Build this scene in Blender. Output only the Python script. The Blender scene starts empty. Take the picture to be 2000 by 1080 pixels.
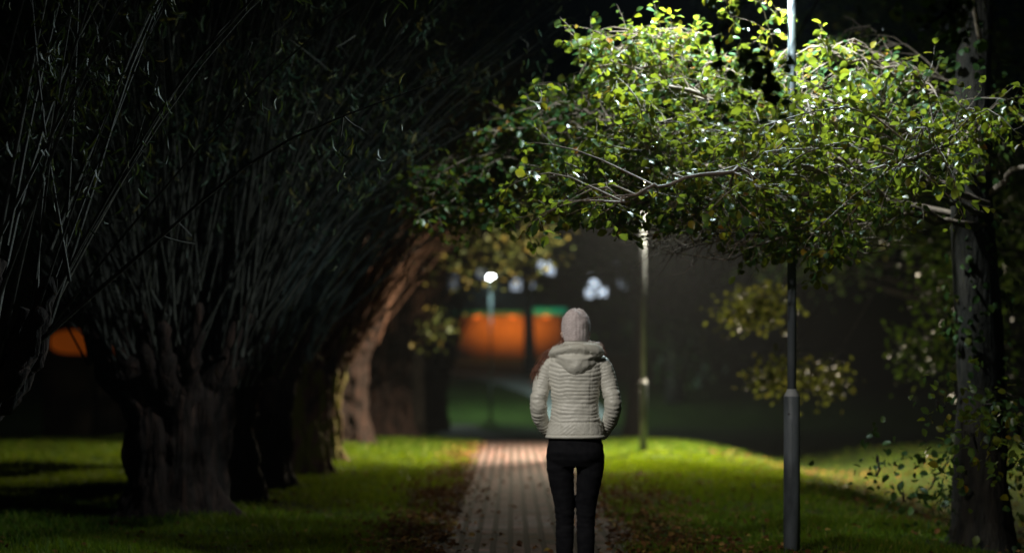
import bpy, math, random
import numpy as np
from mathutils import Vector, Matrix, noise

rng = np.random.default_rng(11)
random.seed(11)
SC = bpy.context.scene
COL = SC.collection
F_PX, HZ, CAM_Z = 4722.0, 725.0, 1.37


def at(px, py, d):
    """real-world point seen at photo pixel (px, py) if it stands d metres away"""
    return np.array([(px - 1000) * d / F_PX, d, CAM_Z + (HZ - py) * d / F_PX])


def sstep(a, b, x):
    t = np.clip((x - a) / (b - a), 0, 1)
    return t * t * (3 - 2 * t)


def path_cx(y):
    y = np.asarray(y, float)
    return 0.13 - 2.2 * sstep(55, 84, y)


def gz(x, y):
    """height of the park ground"""
    x = np.asarray(x, float); y = np.asarray(y, float)
    z = np.interp(y, [-60, 45, 50, 56, 66, 84, 92, 100, 120, 150, 400], [0, 0, -.08, -.35, -.55, -.5, .2, 1.05, 2.1, 2.7, 3.5])
    w = sstep(12, 20, y) * (1 - sstep(60, 80, y))
    d = -0.42 * np.exp(-((x - 5.6) / 1.5) ** 2) - 0.1 * sstep(5.0, 8, x)
    z = z + w * d
    lat = np.abs(x - path_cx(y))
    z = z + 0.05 * sstep(1.0, 2.6, lat) * (1 - sstep(60, 80, y))
    bump = 0.03 * np.sin(x * 1.7 + y * .6) * np.sin(y * .9 - x * .4) + 0.015 * np.sin(x * 4.1 + 1.3) * np.sin(y * 3.3)
    return z + bump * sstep(1.1, 2.2, lat)


# ---------------------------------------------------------------- mesh helpers
def link_mesh(name, V, faces, mat, parent=None, smooth=False, loc=None):
    """faces: list of int arrays, each (m, k)"""
    V = np.asarray(V, float)
    if loc is not None:
        V = V - np.asarray(loc, float)
    me = bpy.data.meshes.new(name)
    faces = [np.asarray(f, int) for f in faces if len(f)]
    me.vertices.add(len(V)); me.vertices.foreach_set('co', V.astype(np.float32).ravel())
    nl = sum(f.size for f in faces); npoly = sum(len(f) for f in faces)
    me.loops.add(nl); me.polygons.add(npoly)
    me.loops.foreach_set('vertex_index', np.concatenate([f.ravel() for f in faces]).astype(np.int32))
    starts, s = [], 0
    for f in faces:
        k = f.shape[1]
        starts.append(s + np.arange(len(f)) * k); s += f.size
    me.polygons.foreach_set('loop_start', np.concatenate(starts).astype(np.int32))
    if smooth:
        me.polygons.foreach_set('use_smooth', np.ones(npoly, bool))
    me.update(calc_edges=True); me.validate()
    me.materials.append(mat)
    o = bpy.data.objects.new(name, me); COL.objects.link(o)
    if loc is not None:
        o.location = loc
    if parent is not None:
        o.parent = parent
        if loc is None and parent.type == 'EMPTY':
            pass
    return o


class MB:
    def __init__(s):
        s.V = []; s.F = {}; s.n = 0

    def add(s, V, *Fs):
        V = np.asarray(V, float); s.V.append(V)
        for f in Fs:
            f = np.asarray(f, int)
            if f.size:
                s.F.setdefault(f.shape[1], []).append(f + s.n)
        s.n += len(V)

    def tube(s, P, R, n=5, cap=True):
        P = np.asarray(P, float); m = len(P)
        R = np.broadcast_to(np.asarray(R, float), (m,)) if np.ndim(R) < 2 else R
        T = np.gradient(P, axis=0); T /= np.linalg.norm(T, axis=1)[:, None] + 1e-9
        ref = np.array([0, 0, 1.0]) if abs(T[:, 2]).mean() < .8 else np.array([0, 1.0, 0])
        A = np.cross(T, ref); A /= np.linalg.norm(A, axis=1)[:, None] + 1e-9
        B = np.cross(T, A)
        a = np.linspace(0, 2 * math.pi, n, endpoint=False)
        V = P[:, None] + R[:, None, None] * (np.cos(a)[None, :, None] * A[:, None] + np.sin(a)[None, :, None] * B[:, None])
        i = np.arange(m - 1)[:, None] * n; j = np.arange(n)[None]
        F = np.stack([i + j, i + (j + 1) % n, i + n + (j + 1) % n, i + n + j], -1).reshape(-1, 4)
        base = s.n
        s.add(V.reshape(-1, 3), F)
        if cap:
            s.F.setdefault(n, []).append(np.array([[base + k for k in range(n - 1, -1, -1)], [base + (m - 1) * n + k for k in range(n)]]))

    def lathe(s, prof, n=20, c=(0, 0, 0), sx=1, sy=1):
        """prof: (r, z) list"""
        prof = np.asarray(prof, float); m = len(prof)
        a = np.linspace(0, 2 * math.pi, n, endpoint=False)
        V = np.stack([c[0] + sx * prof[:, 0:1] * np.cos(a), c[1] + sy * prof[:, 0:1] * np.sin(a), c[2] + np.repeat(prof[:, 1:2], n, 1)], -1)
        i = np.arange(m - 1)[:, None] * n; j = np.arange(n)[None]
        F = np.stack([i + j, i + (j + 1) % n, i + n + (j + 1) % n, i + n + j], -1).reshape(-1, 4)
        base = s.n
        s.add(V.reshape(-1, 3), F)
        s.F.setdefault(n, []).append(np.array([[base + k for k in range(n - 1, -1, -1)], [base + (m - 1) * n + k for k in range(n)]]))

    def box(s, a, b):
        a = np.minimum(a, b); b2 = np.maximum(a, b)
        V = [(x, y, z) for x in (a[0], b2[0]) for y in (a[1], b2[1]) for z in (a[2], b2[2])]
        s.add(V, [[0, 1, 3, 2], [4, 6, 7, 5], [0, 4, 5, 1], [2, 3, 7, 6], [0, 2, 6, 4], [1, 5, 7, 3]])

    def build(s, name, mat, parent=None, smooth=False, org=None):
        V = np.concatenate(s.V)
        if org is not None:
            V = V - np.asarray(org, float)
        return link_mesh(name, V, [np.concatenate(v) for v in s.F.values()], mat, parent, smooth)


def thing(name, label, cat, loc=(0, 0, 0), group=None):
    o = bpy.data.objects.new(name, None); COL.objects.link(o)
    o.empty_display_size = .3
    o.location = [float(v) for v in loc]; o['label'] = label; o['category'] = cat
    if group: o['group'] = group
    return o


LEAF_T = np.array([(0, 0, 0), (.5, 0, 0), (1, 0, -.14), (.2, .34, .09), (.55, .5, .1), (.87, .27, -.02), (.2, -.34, .09), (.55, -.5, .1), (.87, -.27, -.02)])
LEAF_F = np.array([[0, 1, 4, 3], [1, 2, 5, 4], [0, 6, 7, 1], [1, 7, 8, 2]])


def leaf_arrays(P, D, N, L, W, droop=0.0):
    """P base, D direction, N rough normal; returns V, F for all leaves"""
    P, D, N = (np.asarray(a, float) for a in (P, D, N))
    D = D / (np.linalg.norm(D, axis=1)[:, None] + 1e-9)
    S = np.cross(N, D); S /= np.linalg.norm(S, axis=1)[:, None] + 1e-9
    N = np.cross(D, S)
    L = np.asarray(L)[:, None, None]; W = np.asarray(W)[:, None, None]
    t = LEAF_T[None]
    curl = rng.normal(0, .12, (len(P), 1, 1))
    w = t[..., 2:3] + (curl - droop) * t[..., 0:1] ** 2
    V = P[:, None] + L * t[..., 0:1] * D[:, None] + W * t[..., 1:2] * S[:, None] + L * w * N[:, None]
    F = (LEAF_F[None] + 9 * np.arange(len(P))[:, None, None]).reshape(-1, 4)
    return V.reshape(-1, 3), F


def rand_dir(n):
    v = rng.normal(size=(n, 3)); return v / np.linalg.norm(v, axis=1)[:, None]


def bez(pts, n):
    """Catmull-Rom through points"""
    P = np.asarray(pts, float)
    P = np.vstack([2 * P[0] - P[1], P, 2 * P[-1] - P[-2]])
    m = len(P) - 3
    out = []
    for t in np.linspace(0, m - 1e-6, n):
        k = int(t); u = t - k
        a, b, c, d = P[k:k + 4]
        out.append(.5 * ((2 * b) + (c - a) * u + (2 * a - 5 * b + 4 * c - d) * u * u + (3 * b - 3 * c + d - a) * u ** 3))
    return np.array(out)


# ---------------------------------------------------------------- materials
def mat(name):
    m = bpy.data.materials.new(name); m.use_nodes = True
    return m, m.node_tree.nodes, m.node_tree.links, m.node_tree.nodes['Principled BSDF']


def ramp(nd, cols):
    r = nd.new('ShaderNodeValToRGB'); e = r.color_ramp.elements
    while len(e) < len(cols): e.new(.5)
    for el, (p, c) in zip(e, cols):
        el.position = p; el.color = (*c, 1)
    return r


def noisy(name, cols, scale=5, rough=.8, bump=.3, bscale=None, detail=6, stretch=None, spec=.3, dist=.02, coord='Object'):
    m, nd, lk, b = mat(name)
    tc = nd.new('ShaderNodeTexCoord'); src = tc.outputs[coord]
    if stretch:
        mp = nd.new('ShaderNodeMapping'); mp.inputs['Scale'].default_value = stretch
        lk.new(src, mp.inputs['Vector']); src = mp.outputs[0]
    n = nd.new('ShaderNodeTexNoise'); n.inputs['Scale'].default_value = scale; n.inputs['Detail'].default_value = detail
    lk.new(src, n.inputs['Vector'])
    r = ramp(nd, cols); lk.new(n.outputs['Fac'], r.inputs[0]); lk.new(r.outputs[0], b.inputs['Base Color'])
    b.inputs['Roughness'].default_value = rough; b.inputs['Specular IOR Level'].default_value = spec
    if bump:
        n2 = nd.new('ShaderNodeTexNoise'); n2.inputs['Scale'].default_value = bscale or scale * 3; n2.inputs['Detail'].default_value = detail
        lk.new(src, n2.inputs['Vector'])
        bp = nd.new('ShaderNodeBump'); bp.inputs['Strength'].default_value = bump; bp.inputs['Distance'].default_value = dist
        lk.new(n2.outputs['Fac'], bp.inputs['Height']); lk.new(bp.outputs[0], b.inputs['Normal'])
    return m


def leafmat(name, cols, trans=.4, rough=.38, tcol=(.35, .5, .03), spec=.5):
    m, nd, lk, b = mat(name)
    g = nd.new('ShaderNodeNewGeometry')
    r = ramp(nd, cols); lk.new(g.outputs['Random Per Island'], r.inputs[0])
    lk.new(r.outputs[0], b.inputs['Base Color'])
    b.inputs['Roughness'].default_value = rough; b.inputs['Specular IOR Level'].default_value = spec
    t = nd.new('ShaderNodeBsdfTranslucent')
    mx = nd.new('ShaderNodeMixRGB'); mx.blend_type = 'MIX'; mx.inputs[0].default_value = .55
    lk.new(r.outputs[0], mx.inputs[1]); mx.inputs[2].default_value = (*tcol, 1)
    lk.new(mx.outputs[0], t.inputs[0])
    s = nd.new('ShaderNodeMixShader'); s.inputs[0].default_value = trans
    lk.new(b.outputs[0], s.inputs[1]); lk.new(t.outputs[0], s.inputs[2])
    lk.new(s.outputs[0], nd['Material Output'].inputs['Surface'])
    return m


def emis(name, col, strength):
    m, nd, lk, b = mat(name)
    b.inputs['Base Color'].default_value = (*col, 1)
    b.inputs['Emission Color'].default_value = (*col, 1); b.inputs['Emission Strength'].default_value = strength
    return m


M = {}
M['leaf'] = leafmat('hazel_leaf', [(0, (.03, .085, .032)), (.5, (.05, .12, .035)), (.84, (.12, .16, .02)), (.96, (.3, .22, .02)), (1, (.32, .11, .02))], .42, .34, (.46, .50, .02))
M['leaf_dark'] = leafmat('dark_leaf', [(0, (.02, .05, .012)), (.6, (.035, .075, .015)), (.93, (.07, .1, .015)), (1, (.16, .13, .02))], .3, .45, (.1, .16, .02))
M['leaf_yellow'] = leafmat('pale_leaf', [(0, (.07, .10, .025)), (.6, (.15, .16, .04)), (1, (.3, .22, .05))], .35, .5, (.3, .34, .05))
M['leaf_willow'] = leafmat('willow_leaf', [(0, (.02, .05, .03)), (.6, (.035, .065, .03)), (.9, (.09, .10, .02)), (1, (.2, .14, .02))], .25, .48, (.16, .2, .02), .5)
M['bark'] = noisy('willow_bark', [(.3, (.006, .0035, .0025)), (.55, (.022, .011, .008)), (.75, (.062, .03, .021))], 5, .9, .9, 9, stretch=(2.6, 2.6, .5), dist=.05)
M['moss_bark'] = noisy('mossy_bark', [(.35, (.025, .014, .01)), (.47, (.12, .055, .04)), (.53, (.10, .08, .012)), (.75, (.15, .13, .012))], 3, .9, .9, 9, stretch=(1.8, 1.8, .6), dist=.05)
M['shoot'] = noisy('willow_shoot_bark', [(.3, (.022, .02, .016)), (.7, (.085, .08, .065))], 8, .6, .3, 30)
M['cool_lit_shoot'] = noisy('cool_lit_shoot_bark', [(.3, (.05, .065, .06)), (.7, (.17, .2, .185))], 8, .5, .3, 30)  # lighter shoot bark, cool lamplight painted into its colour
M['warm_lit_shoot'] = noisy('warm_lit_shoot_bark', [(.3, (.05, .025, .016)), (.7, (.2, .10, .065))], 8, .6, .3, 30)  # shoot bark with the reddish glow of the second lamp painted in
M['twig'] = noisy('hazel_twig_bark', [(.3, (.12, .085, .065)), (.7, (.3, .22, .17))], 14, .6, .3, 60)
M['bark_dark'] = noisy('dark_bark', [(.3, (.009, .0075, .006)), (.7, (.038, .03, .023))], 7, .9, .8, 12, stretch=(2, 2, .5), dist=.04)
M['grass'] = noisy('grass_ground', [(.25, (.014, .022, .006)), (.5, (.026, .04, .009)), (.75, (.04, .06, .011))], 2.2, 1.0, .6, 25, dist=.03, spec=.03)
M['blade'] = leafmat('grass_blade', [(0, (.022, .07, .004)), (.5, (.06, .12, .004)), (.9, (.13, .17, .006)), (1, (.25, .2, .06))], .35, .6, (.27, .38, .003), .15)
M['litter'] = leafmat('fallen_leaf', [(0, (.06, .022, .01)), (.5, (.12, .045, .018)), (.85, (.2, .09, .03)), (1, (.3, .2, .05))], .12, .9, (.3, .15, .03), .08)
M['steel'] = noisy('galvanised_steel', [(.35, (.065, .075, .085)), (.5, (.15, .17, .19)), (.7, (.22, .245, .27))], 7, .5, .12, 60, stretch=(1, 1, .35), spec=.6, dist=.004)
M['cap'] = noisy('lamp_housing', [(.3, (.1, .1, .11)), (.7, (.16, .16, .17))], 9, .5, .05)
M['asphalt'] = noisy('pale_gravel', [(.3, (.3, .28, .29)), (.7, (.42, .40, .40))], 6, .9, .3, 60)
M['bulb'] = emis('lamp_glass', (.9, .96, 1.0), 55)


def paver_mat():
    m, nd, lk, b = mat('clay_pavers')
    tc = nd.new('ShaderNodeTexCoord')
    mp = nd.new('ShaderNodeMapping'); mp.inputs['Rotation'].default_value = (0, 0, math.pi / 2)
    lk.new(tc.outputs['Object'], mp.inputs['Vector'])
    # slight waviness of the joints
    nz = nd.new('ShaderNodeTexNoise'); nz.inputs['Scale'].default_value = 1.6
    lk.new(tc.outputs['Object'], nz.inputs['Vector'])
    va = nd.new('ShaderNodeVectorMath'); va.operation = 'MULTIPLY_ADD'
    lk.new(nz.outputs['Color'], va.inputs[0]); va.inputs[1].default_value = (.03, .03, 0); lk.new(mp.outputs[0], va.inputs[2])
    br = nd.new('ShaderNodeTexBrick')
    br.inputs['Scale'].default_value = 1.0
    br.inputs['Brick Width'].default_value = .2; br.inputs['Row Height'].default_value = .131
    br.inputs['Mortar Size'].default_value = .026; br.inputs['Mortar Smooth'].default_value = .3; br.inputs['Bias'].default_value = 0
    br.offset = .5
    br.inputs['Color1'].default_value = (.20, .105, .095, 1); br.inputs['Color2'].default_value = (.11, .10, .095, 1)
    br.inputs['Mortar'].default_value = (.008, .007, .004, 1)
    lk.new(va.outputs[0], br.inputs['Vector'])
    n2 = nd.new('ShaderNodeTexNoise'); n2.inputs['Scale'].default_value = 3.0; n2.inputs['Detail'].default_value = 8
    lk.new(tc.outputs['Object'], n2.inputs['Vector'])
    r = ramp(nd, [(.35, (.45, .42, .36)), (.6, (1, 1, 1))])
    lk.new(n2.outputs['Fac'], r.inputs[0])
    mx = nd.new('ShaderNodeMixRGB'); mx.blend_type = 'MULTIPLY'; mx.inputs[0].default_value = .8
    lk.new(br.outputs['Color'], mx.inputs[1]); lk.new(r.outputs[0], mx.inputs[2])
    lk.new(mx.outputs[0], b.inputs['Base Color'])
    b.inputs['Roughness'].default_value = .95; b.inputs['Specular IOR Level'].default_value = .12
    bp = nd.new('ShaderNodeBump'); bp.inputs['Strength'].default_value = .8; bp.inputs['Distance'].default_value = .012; bp.invert = True
    lk.new(br.outputs['Fac'], bp.inputs['Height']); lk.new(bp.outputs[0], b.inputs['Normal'])
    return m


M['paver'] = paver_mat()


# ---------------------------------------------------------------- ground, path
def grid_sheet(name, xs, ys, zf, material):
    X, Y = np.meshgrid(xs, ys)
    V = np.stack([X, Y, zf(X, Y)], -1).reshape(-1, 3)
    n = len(xs); i = np.arange(len(ys) - 1)[:, None] * n; j = np.arange(n - 1)[None]
    F = np.stack([i + j, i + j + 1, i + n + j + 1, i + n + j], -1).reshape(-1, 4)
    o = link_mesh(name, V, [F], material, smooth=True)
    o['kind'] = 'structure'
    return o


xs = np.concatenate([np.linspace(-260, -14, 30), np.linspace(-13, 14, 160), np.linspace(15, 260, 30)])
ys = np.concatenate([np.linspace(-60, 10, 30), np.linspace(10.3, 70, 260), np.linspace(71, 160, 90), np.linspace(165, 420, 12)])
grid_sheet('ground', xs, ys, gz, M['grass'])


def strip(name, cx, cy, w, material, lift):
    """ribbon following a centre line"""
    P = np.stack([cx, cy], 1); T = np.gradient(P, axis=0); T /= np.linalg.norm(T, axis=1)[:, None]
    Nn = np.stack([T[:, 1], -T[:, 0]], 1)
    k = np.linspace(-.5, .5, 9)
    X = P[:, 0:1] + Nn[:, 0:1] * k * w; Y = P[:, 1:2] + Nn[:, 1:2] * k * w
    Z = gz(X, Y) + lift
    m = len(k)
    V = np.stack([X, Y, Z], -1).reshape(-1, 3)
    i = np.arange(len(cx) - 1)[:, None] * m; j = np.arange(m - 1)[None]
    F = np.stack([i + j, i + j + 1, i + m + j + 1, i + m + j], -1).reshape(-1, 4)
    o = link_mesh(name, V, [F], material, smooth=True); o['kind'] = 'structure'
    return o


py_ = np.arange(-20, 84, .35)
strip('path', path_cx(py_), py_, 1.78, M['paver'], .012)
t = np.linspace(0, 1, 140)
fp = bez([(-26, 118), (-12, 112), (-3, 104.5), (0.5, 98), (1.9, 93), (2.3, 87), (2.2, 80)], 140)
strip('far_path', fp[:, 0], fp[:, 1], 2.2, M['asphalt'], .04)

# soil kerb strips are left to grass and litter
def grass_patch():
    n = 620000
    # more blades near; positions inside the camera wedge plus margin
    y = 16 + 36 * rng.random(n) ** 1.5
    half = 2.6 + y * .235
    x = (rng.random(n) * 2 - 1) * half
    lat = np.abs(x - path_cx(y))
    edge = .83 + .12 * np.sin(y * 2.3) * np.sin(y * .7 + x) + rng.normal(0, .05, n)
    litter = np.exp(-((np.where(x < 0, lat - 1.0, lat - 1.15)) / .35) ** 2) * (y < 27)
    keep = (lat > edge) & (rng.random(n) > litter * .75)
    # bare patches
    pn = np.sin(x * 2.1 + 3 * np.sin(y * .8)) * np.sin(y * 1.9 + x)
    keep &= rng.random(n) < (.75 + .35 * pn)
    keep &= ~((rng.random(n) < .93 * sstep(3.0, 4.2, x + .4 * np.sin(y * 1.1))))
    x, y = x[keep], y[keep]; n = len(x)
    z = gz(x, y)
    cl_ = np.sin(x * 5.1 + 2 * np.sin(y * 3.3)) * np.sin(y * 4.3 + 2 * np.sin(x * 2.1))
    h = rng.uniform(.02, .07, n) * (1 + .3 * np.sin(x * 3 + y) + .55 * np.maximum(0, cl_))
    a = rng.uniform(0, 2 * math.pi, n); w = rng.uniform(.003, .006, n) * (1 + (y - 16) / 12)
    lean = rng.normal(0, .5, (n, 2)) * h[:, None]
    b0 = np.stack([x - w * np.cos(a), y - w * np.sin(a), z - .01], 1)
    b1 = np.stack([x + w * np.cos(a), y + w * np.sin(a), z - .01], 1)
    tp = np.stack([x + lean[:, 0], y + lean[:, 1], z + h], 1)
    V = np.stack([b0, b1, tp], 1).reshape(-1, 3)
    o = link_mesh('grass', V, [np.arange(3 * n).reshape(-1, 3)], M['blade'])
    o['kind'] = 'stuff'; o['label'] = 'short green grass on both sides of the paved path'; o['category'] = 'grass'


grass_patch()


def litter():
    n = 9000
    y = 16 + 16 * rng.random(n) ** 1.2
    side = rng.random(n)
    c = path_cx(y)
    x = np.where(side < .42, c - .85 + rng.normal(0, .28, n), np.where(side < .8, c + 1.1 + rng.normal(0, .4, n), rng.uniform(-4, 5.5, n)))
    m = 3000
    y2 = rng.uniform(22, 42, m); x2 = rng.uniform(3.2, 8.5, m)
    m3 = 1500
    y3 = rng.uniform(26, 45, m3); x3 = path_cx(y3) - .95 + rng.normal(0, .2, m3)
    x = np.concatenate([x, x2, x3]); y = np.concatenate([y, y2, y3]); n = len(x)
    onp = np.abs(x - path_cx(y)) < .62
    k = ~(onp & (rng.random(n) < .8)); x, y = x[k], y[k]; n = len(x)
    z = gz(x, y) + .02 + rng.random(n) * .02
    P = np.stack([x, y, z], 1)
    D = rng.normal(size=(n, 3)); D[:, 2] *= .3
    N = rng.normal(size=(n, 3)) * .4; N[:, 2] += 1
    L = rng.uniform(.03, .065, n)
    V, F = leaf_arrays(P, D, N, L, L * .8)
    o = link_mesh('leaf_litter', V, [F], M['litter']); o['kind'] = 'stuff'
    o['label'] = 'brown and yellow fallen leaves scattered along the path edges'; o['category'] = 'fallen leaves'


litter()


# ---------------------------------------------------------------- street lamps
LAMP_H = 5.0
ARM = .42


def street_lamp(x, y, label, power, col, cone=150, first=[None], blend=.35, aim=None, rz=0.0):
    z = float(gz(x, y))
    if first[0] is None:
        r = thing('street_lamp', label, 'street lamp', (x, y, z), 'street lamps along the path')
        b = MB()
        b.lathe([(.062, -.05), (.061, .6), (.060, 1.14), (.058, 1.150)], 24)
        b.build('base_sleeve', M['steel'], r, True)
        b = MB(); b.lathe([(.0595, 1.146), (.059, 1.150), (.036, 1.195), (.0345, 1.20)], 24)
        b.build('collar', M['collar'], r, False)
        b = MB(); b.lathe([(.0335, 1.19), (.032, 2.5), (.030, LAMP_H - .06)], 20)
        b.build('pole', M['steel'], r, True)
        # small door in the sleeve
        b = MB()
        a = np.linspace(-.42, .42, 7) - math.pi / 2
        for (ra, z0, z1) in ((.0645, .55, .98),):
            V = [(ra * math.cos(t_), ra * math.sin(t_), zz) for t_ in a for zz in (z0, z1)]
            b.add(V, [[2 * i, 2 * i + 2, 2 * i + 3, 2 * i + 1] for i in range(6)])
        d = b.build('service_door', M['steel'], r, True)
        b = MB(); b.tube([(0, -.064, 1.02), (0, -.071, 1.02)], [.008, .007], 10); b.build('lock', M['cap'], r)
        b = MB()
        b.tube(bez([(0, 0, LAMP_H - .07), (-.02, 0, LAMP_H + .08), (-.12, 0, LAMP_H + .17), (-ARM + .02, 0, LAMP_H + .19)], 12), .022, 10)
        b.build('arm', M['cap'], r, True)
        b = MB(); b.lathe([(.20, LAMP_H + .11), (.215, LAMP_H + .12), (.20, LAMP_H + .16), (.12, LAMP_H + .22), (.03, LAMP_H + .25)], 28, c=(-ARM, 0, 0))
        b.build('cap', M['cap'], r, True)
        b = MB(); b.lathe([(.02, LAMP_H - .02), (.075, LAMP_H + .0), (.11, LAMP_H + .05), (.10, LAMP_H + .09), (.06, LAMP_H + .108)], 24, c=(-ARM, 0, 0))
        b.build('glass', M['bulb'], r, True)
        first[0] = r
    else:
        src = first[0]
        r = src.copy(); COL.objects.link(r); r.location = (x, y, z); r['label'] = label
        for ch in list(src.children):
            if ch.type == 'LIGHT': continue
            c = ch.copy(); COL.objects.link(c); c.parent = r
    l = bpy.data.lights.new('lamp_light', 'SPOT'); l.energy = power; l.color = col
    l.spot_size = math.radians(cone); l.spot_blend = blend; l.shadow_soft_size = .07
    lo = bpy.data.objects.new('lamp_light', l); COL.objects.link(lo); lo.parent = r; lo.location = (0, 0, LAMP_H + .0)
    ca, sa = math.cos(rz), math.sin(rz); r.rotation_euler = (0, 0, rz)
    lo.location = (-ARM, 0, LAMP_H - .1)
    if aim is not None:
        lo_dir = (Vector(aim) - Vector((x - ARM * ca, y - ARM * sa, z + LAMP_H - .1)))
        lo.rotation_euler = (Matrix.Rotation(-rz, 3, 'Z') @ lo_dir).to_track_quat('-Z', 'Y').to_euler()
    return r


M['collar'] = noisy('lit_collar', [(.3, (.42, .43, .45)), (.7, (.52, .53, .55))], 9, .5, .05)  # collar paler than the steel: lamplight from above put into its colour
COOL = (.80, .98, 1.0)
street_lamp(2.06, 17.8, 'galvanised street lamp nearest the woman, its pole passing through the bright leafy branch', 1200, COOL, 172, blend=1, rz=-.5, aim=(1.35, 18.0, 0))
street_lamp(2.13, 39.2, 'thin grey street lamp behind the woman\'s right shoulder, standing in bright grass', 16500, (1.0, .86, .62), 177, blend=1, rz=-2.0)
street_lamp(-.76, 86.0, 'farthest street lamp, its white globe glowing above the end of the path', 1500, (.66, 1.0, .9), 168, rz=-math.pi / 2)
street_lamp(-2.95, 9.4, 'street lamp just outside the frame at left, lighting the woman\'s back from above', 950, (1.0, .96, .88), 40, blend=1, rz=math.pi, aim=(.95, 14.8, 1.3))  # unseen lamp added to light her back with an aimed spot

# ---------------------------------------------------------------- willows
def willow(x, y, R, H, label, n_shoot, reach, n_leaf, seed, material='bark', lean=0.0, leafz=2.6, width=1.0, shoot_r=.015):
    g = np.random.default_rng(seed)
    z0 = float(gz(x, y))
    root = thing('willow_tree', label, 'tree', (x, y, z0), 'pollard willows along the path')
    # gnarled trunk: lofted rings with buttress lobes and a knobbly head
    nr, na = 60, 84
    a = np.linspace(0, 2 * math.pi, na, endpoint=False)
    zs = np.linspace(-.12, H, nr)
    V = []
    ph = g.uniform(0, 6.28, 6)
    for z in zs:
        t_ = max(z, 0) / H
        r = R * (1.0 + .28 * math.exp(-t_ * 7) - .10 * math.sin(t_ * 3.1) + .32 * t_ ** 2.2)
        if t_ > .78: r *= math.sqrt(max(.02, 1 - ((t_ - .78) / .225) ** 2))
        lob = .10 * np.sin(3 * a + ph[0] + t_) + .07 * np.sin(5 * a + ph[1] - 2 * t_) + .05 * np.sin(9 * a + ph[2] + 3 * t_) + .03 * np.sin(17 * a + ph[3])
        rr = r * (1 + lob * (1.25 - .5 * t_))
        rr = rr * (1 + .16 * np.array([noise.noise(Vector((math.cos(q) * 1.9 + seed, math.sin(q) * 1.9, z * 2.2))) for q in a])
                   + .10 * np.array([noise.noise(Vector((math.cos(q) * 5 + seed, math.sin(q) * 5, z * 5))) for q in a])
                   - .16 * np.array([max(0, .16 - abs(noise.noise(Vector((math.cos(q) * 4.5 + seed, math.sin(q) * 4.5, z * 1.6 + seed))))) / .16 for q in a])
                   - .05 * np.array([max(0, .2 - abs(noise.noise(Vector((math.cos(q) * 10, math.sin(q) * 10 + seed, z * 4))))) / .2 for q in a]))
        V.append(np.stack([rr * np.cos(a) + lean * t_, rr * np.sin(a) * .95, np.full(na, z)], 1))
    V = np.array(V); mb = MB()
    i = np.arange(nr - 1)[:, None] * na; j = np.arange(na)[None]
    F = np.stack([i + j, i + (j + 1) % na, i + na + (j + 1) % na, i + na + j], -1).reshape(-1, 4)
    mb.add(V.reshape(-1, 3), F)
    mb.F.setdefault(na, []).append(np.array([[(nr - 1) * na + k for k in range(na)]]))
    # stub limbs on the head
    heads = []
    for k in range(15):
        q = k * 2.4 + g.uniform(-.4, .4); rad = R * (.95 + .2 * g.random())
        p0 = np.array([rad * .62 * math.cos(q) + lean, rad * .62 * math.sin(q), H * g.uniform(.66, .84)])
        p1 = p0 + np.array([math.cos(q) * R * .75, math.sin(q) * R * .75, .25 + .25 * g.random()])
        p2 = p1 + np.array([math.cos(q) * R * .35, math.sin(q) * R * .35, .35 + .2 * g.random()])
        P = bez([p0, p1, p2], 14) + g.normal(0, .012, (14, 3)); mb.tube(P, np.linspace(.16, .05, 14) * (.55 if y > 25 else .8) * R / .45 * g.uniform(.82, 1.18, 14), 9)
        heads.append(p2); heads.append(p1)
    mb.build('trunk', M[material], root, True)
    sb = MB(); tips = []
    for k in range(n_shoot):
        h = heads[g.integers(len(heads))] + g.normal(0, .07, 3)
        q = math.atan2(h[1], h[0] - lean) + g.normal(0, .5)
        spread = g.random() ** .8 * reach * width
        Ln = reach * g.uniform(.65, 1.25)
        d = np.array([math.cos(q), math.sin(q), 0])
        bend = g.normal(0, .2, 3)
        zz = Ln * g.uniform(.8, 1.15)
        P = bez([h, h + d * spread * .22 + np.array([0, 0, zz * .3]) + bend * .4, h + d * spread * .55 + np.array([0, 0, zz * .68]) + bend * .8, h + d * spread + np.array([0, 0, zz]) + bend * 1.4], 11)
        r0 = shoot_r * g.uniform(.55, 1.5)
        sb.tube(P, np.linspace(r0, r0 * .22, 11), 4, cap=False)
        tips.append(P)
        for s_ in range(3):
            k0 = g.integers(4, 10); p = P[k0]; dd = (P[k0] - P[k0 - 1]); dd /= np.linalg.norm(dd)
            e = p + dd * g.uniform(.3, .8) + g.normal(0, .22, 3)
            Q = bez([p, (p + e) / 2 + g.normal(0, .05, 3), e, e + np.array([0, 0, -.12]) + g.normal(0, .1, 3)], 6)
            sb.tube(Q, np.linspace(r0 * .35, .002, 6), 3, cap=False); tips.append(Q)
    sb.build('branchwork', M['warm_lit_shoot' if y > 29 else 'cool_lit_shoot' if y > 23 else 'shoot'], root, True)
    if n_leaf:
        P, D = [], []
        tries = 0
        while len(P) < n_leaf and tries < n_leaf * 8:
            tries += 1
            T = tips[g.integers(len(tips))]; k = g.integers(2, len(T)); p = T[k]
            if p[2] < leafz + g.normal(0, .25): continue
            # a small hanging twig's worth of leaves
            for q in range(5):
                P.append(p + g.normal(0, .07, 3) + np.array([0, 0, -.05 * q]))
                D.append(np.array([g.normal(0, .6), g.normal(0, .6), -.9 + g.normal(0, .45)]))
        P = np.array(P); D = np.array(D); n = len(P)
        L = g.uniform(.055, .11, n)
        V, F = leaf_arrays(P, D, rand_dir(n), L, L * .17, .2)
        link_mesh('crown', V, [F], M['leaf_willow'], root)
    return root


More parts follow.
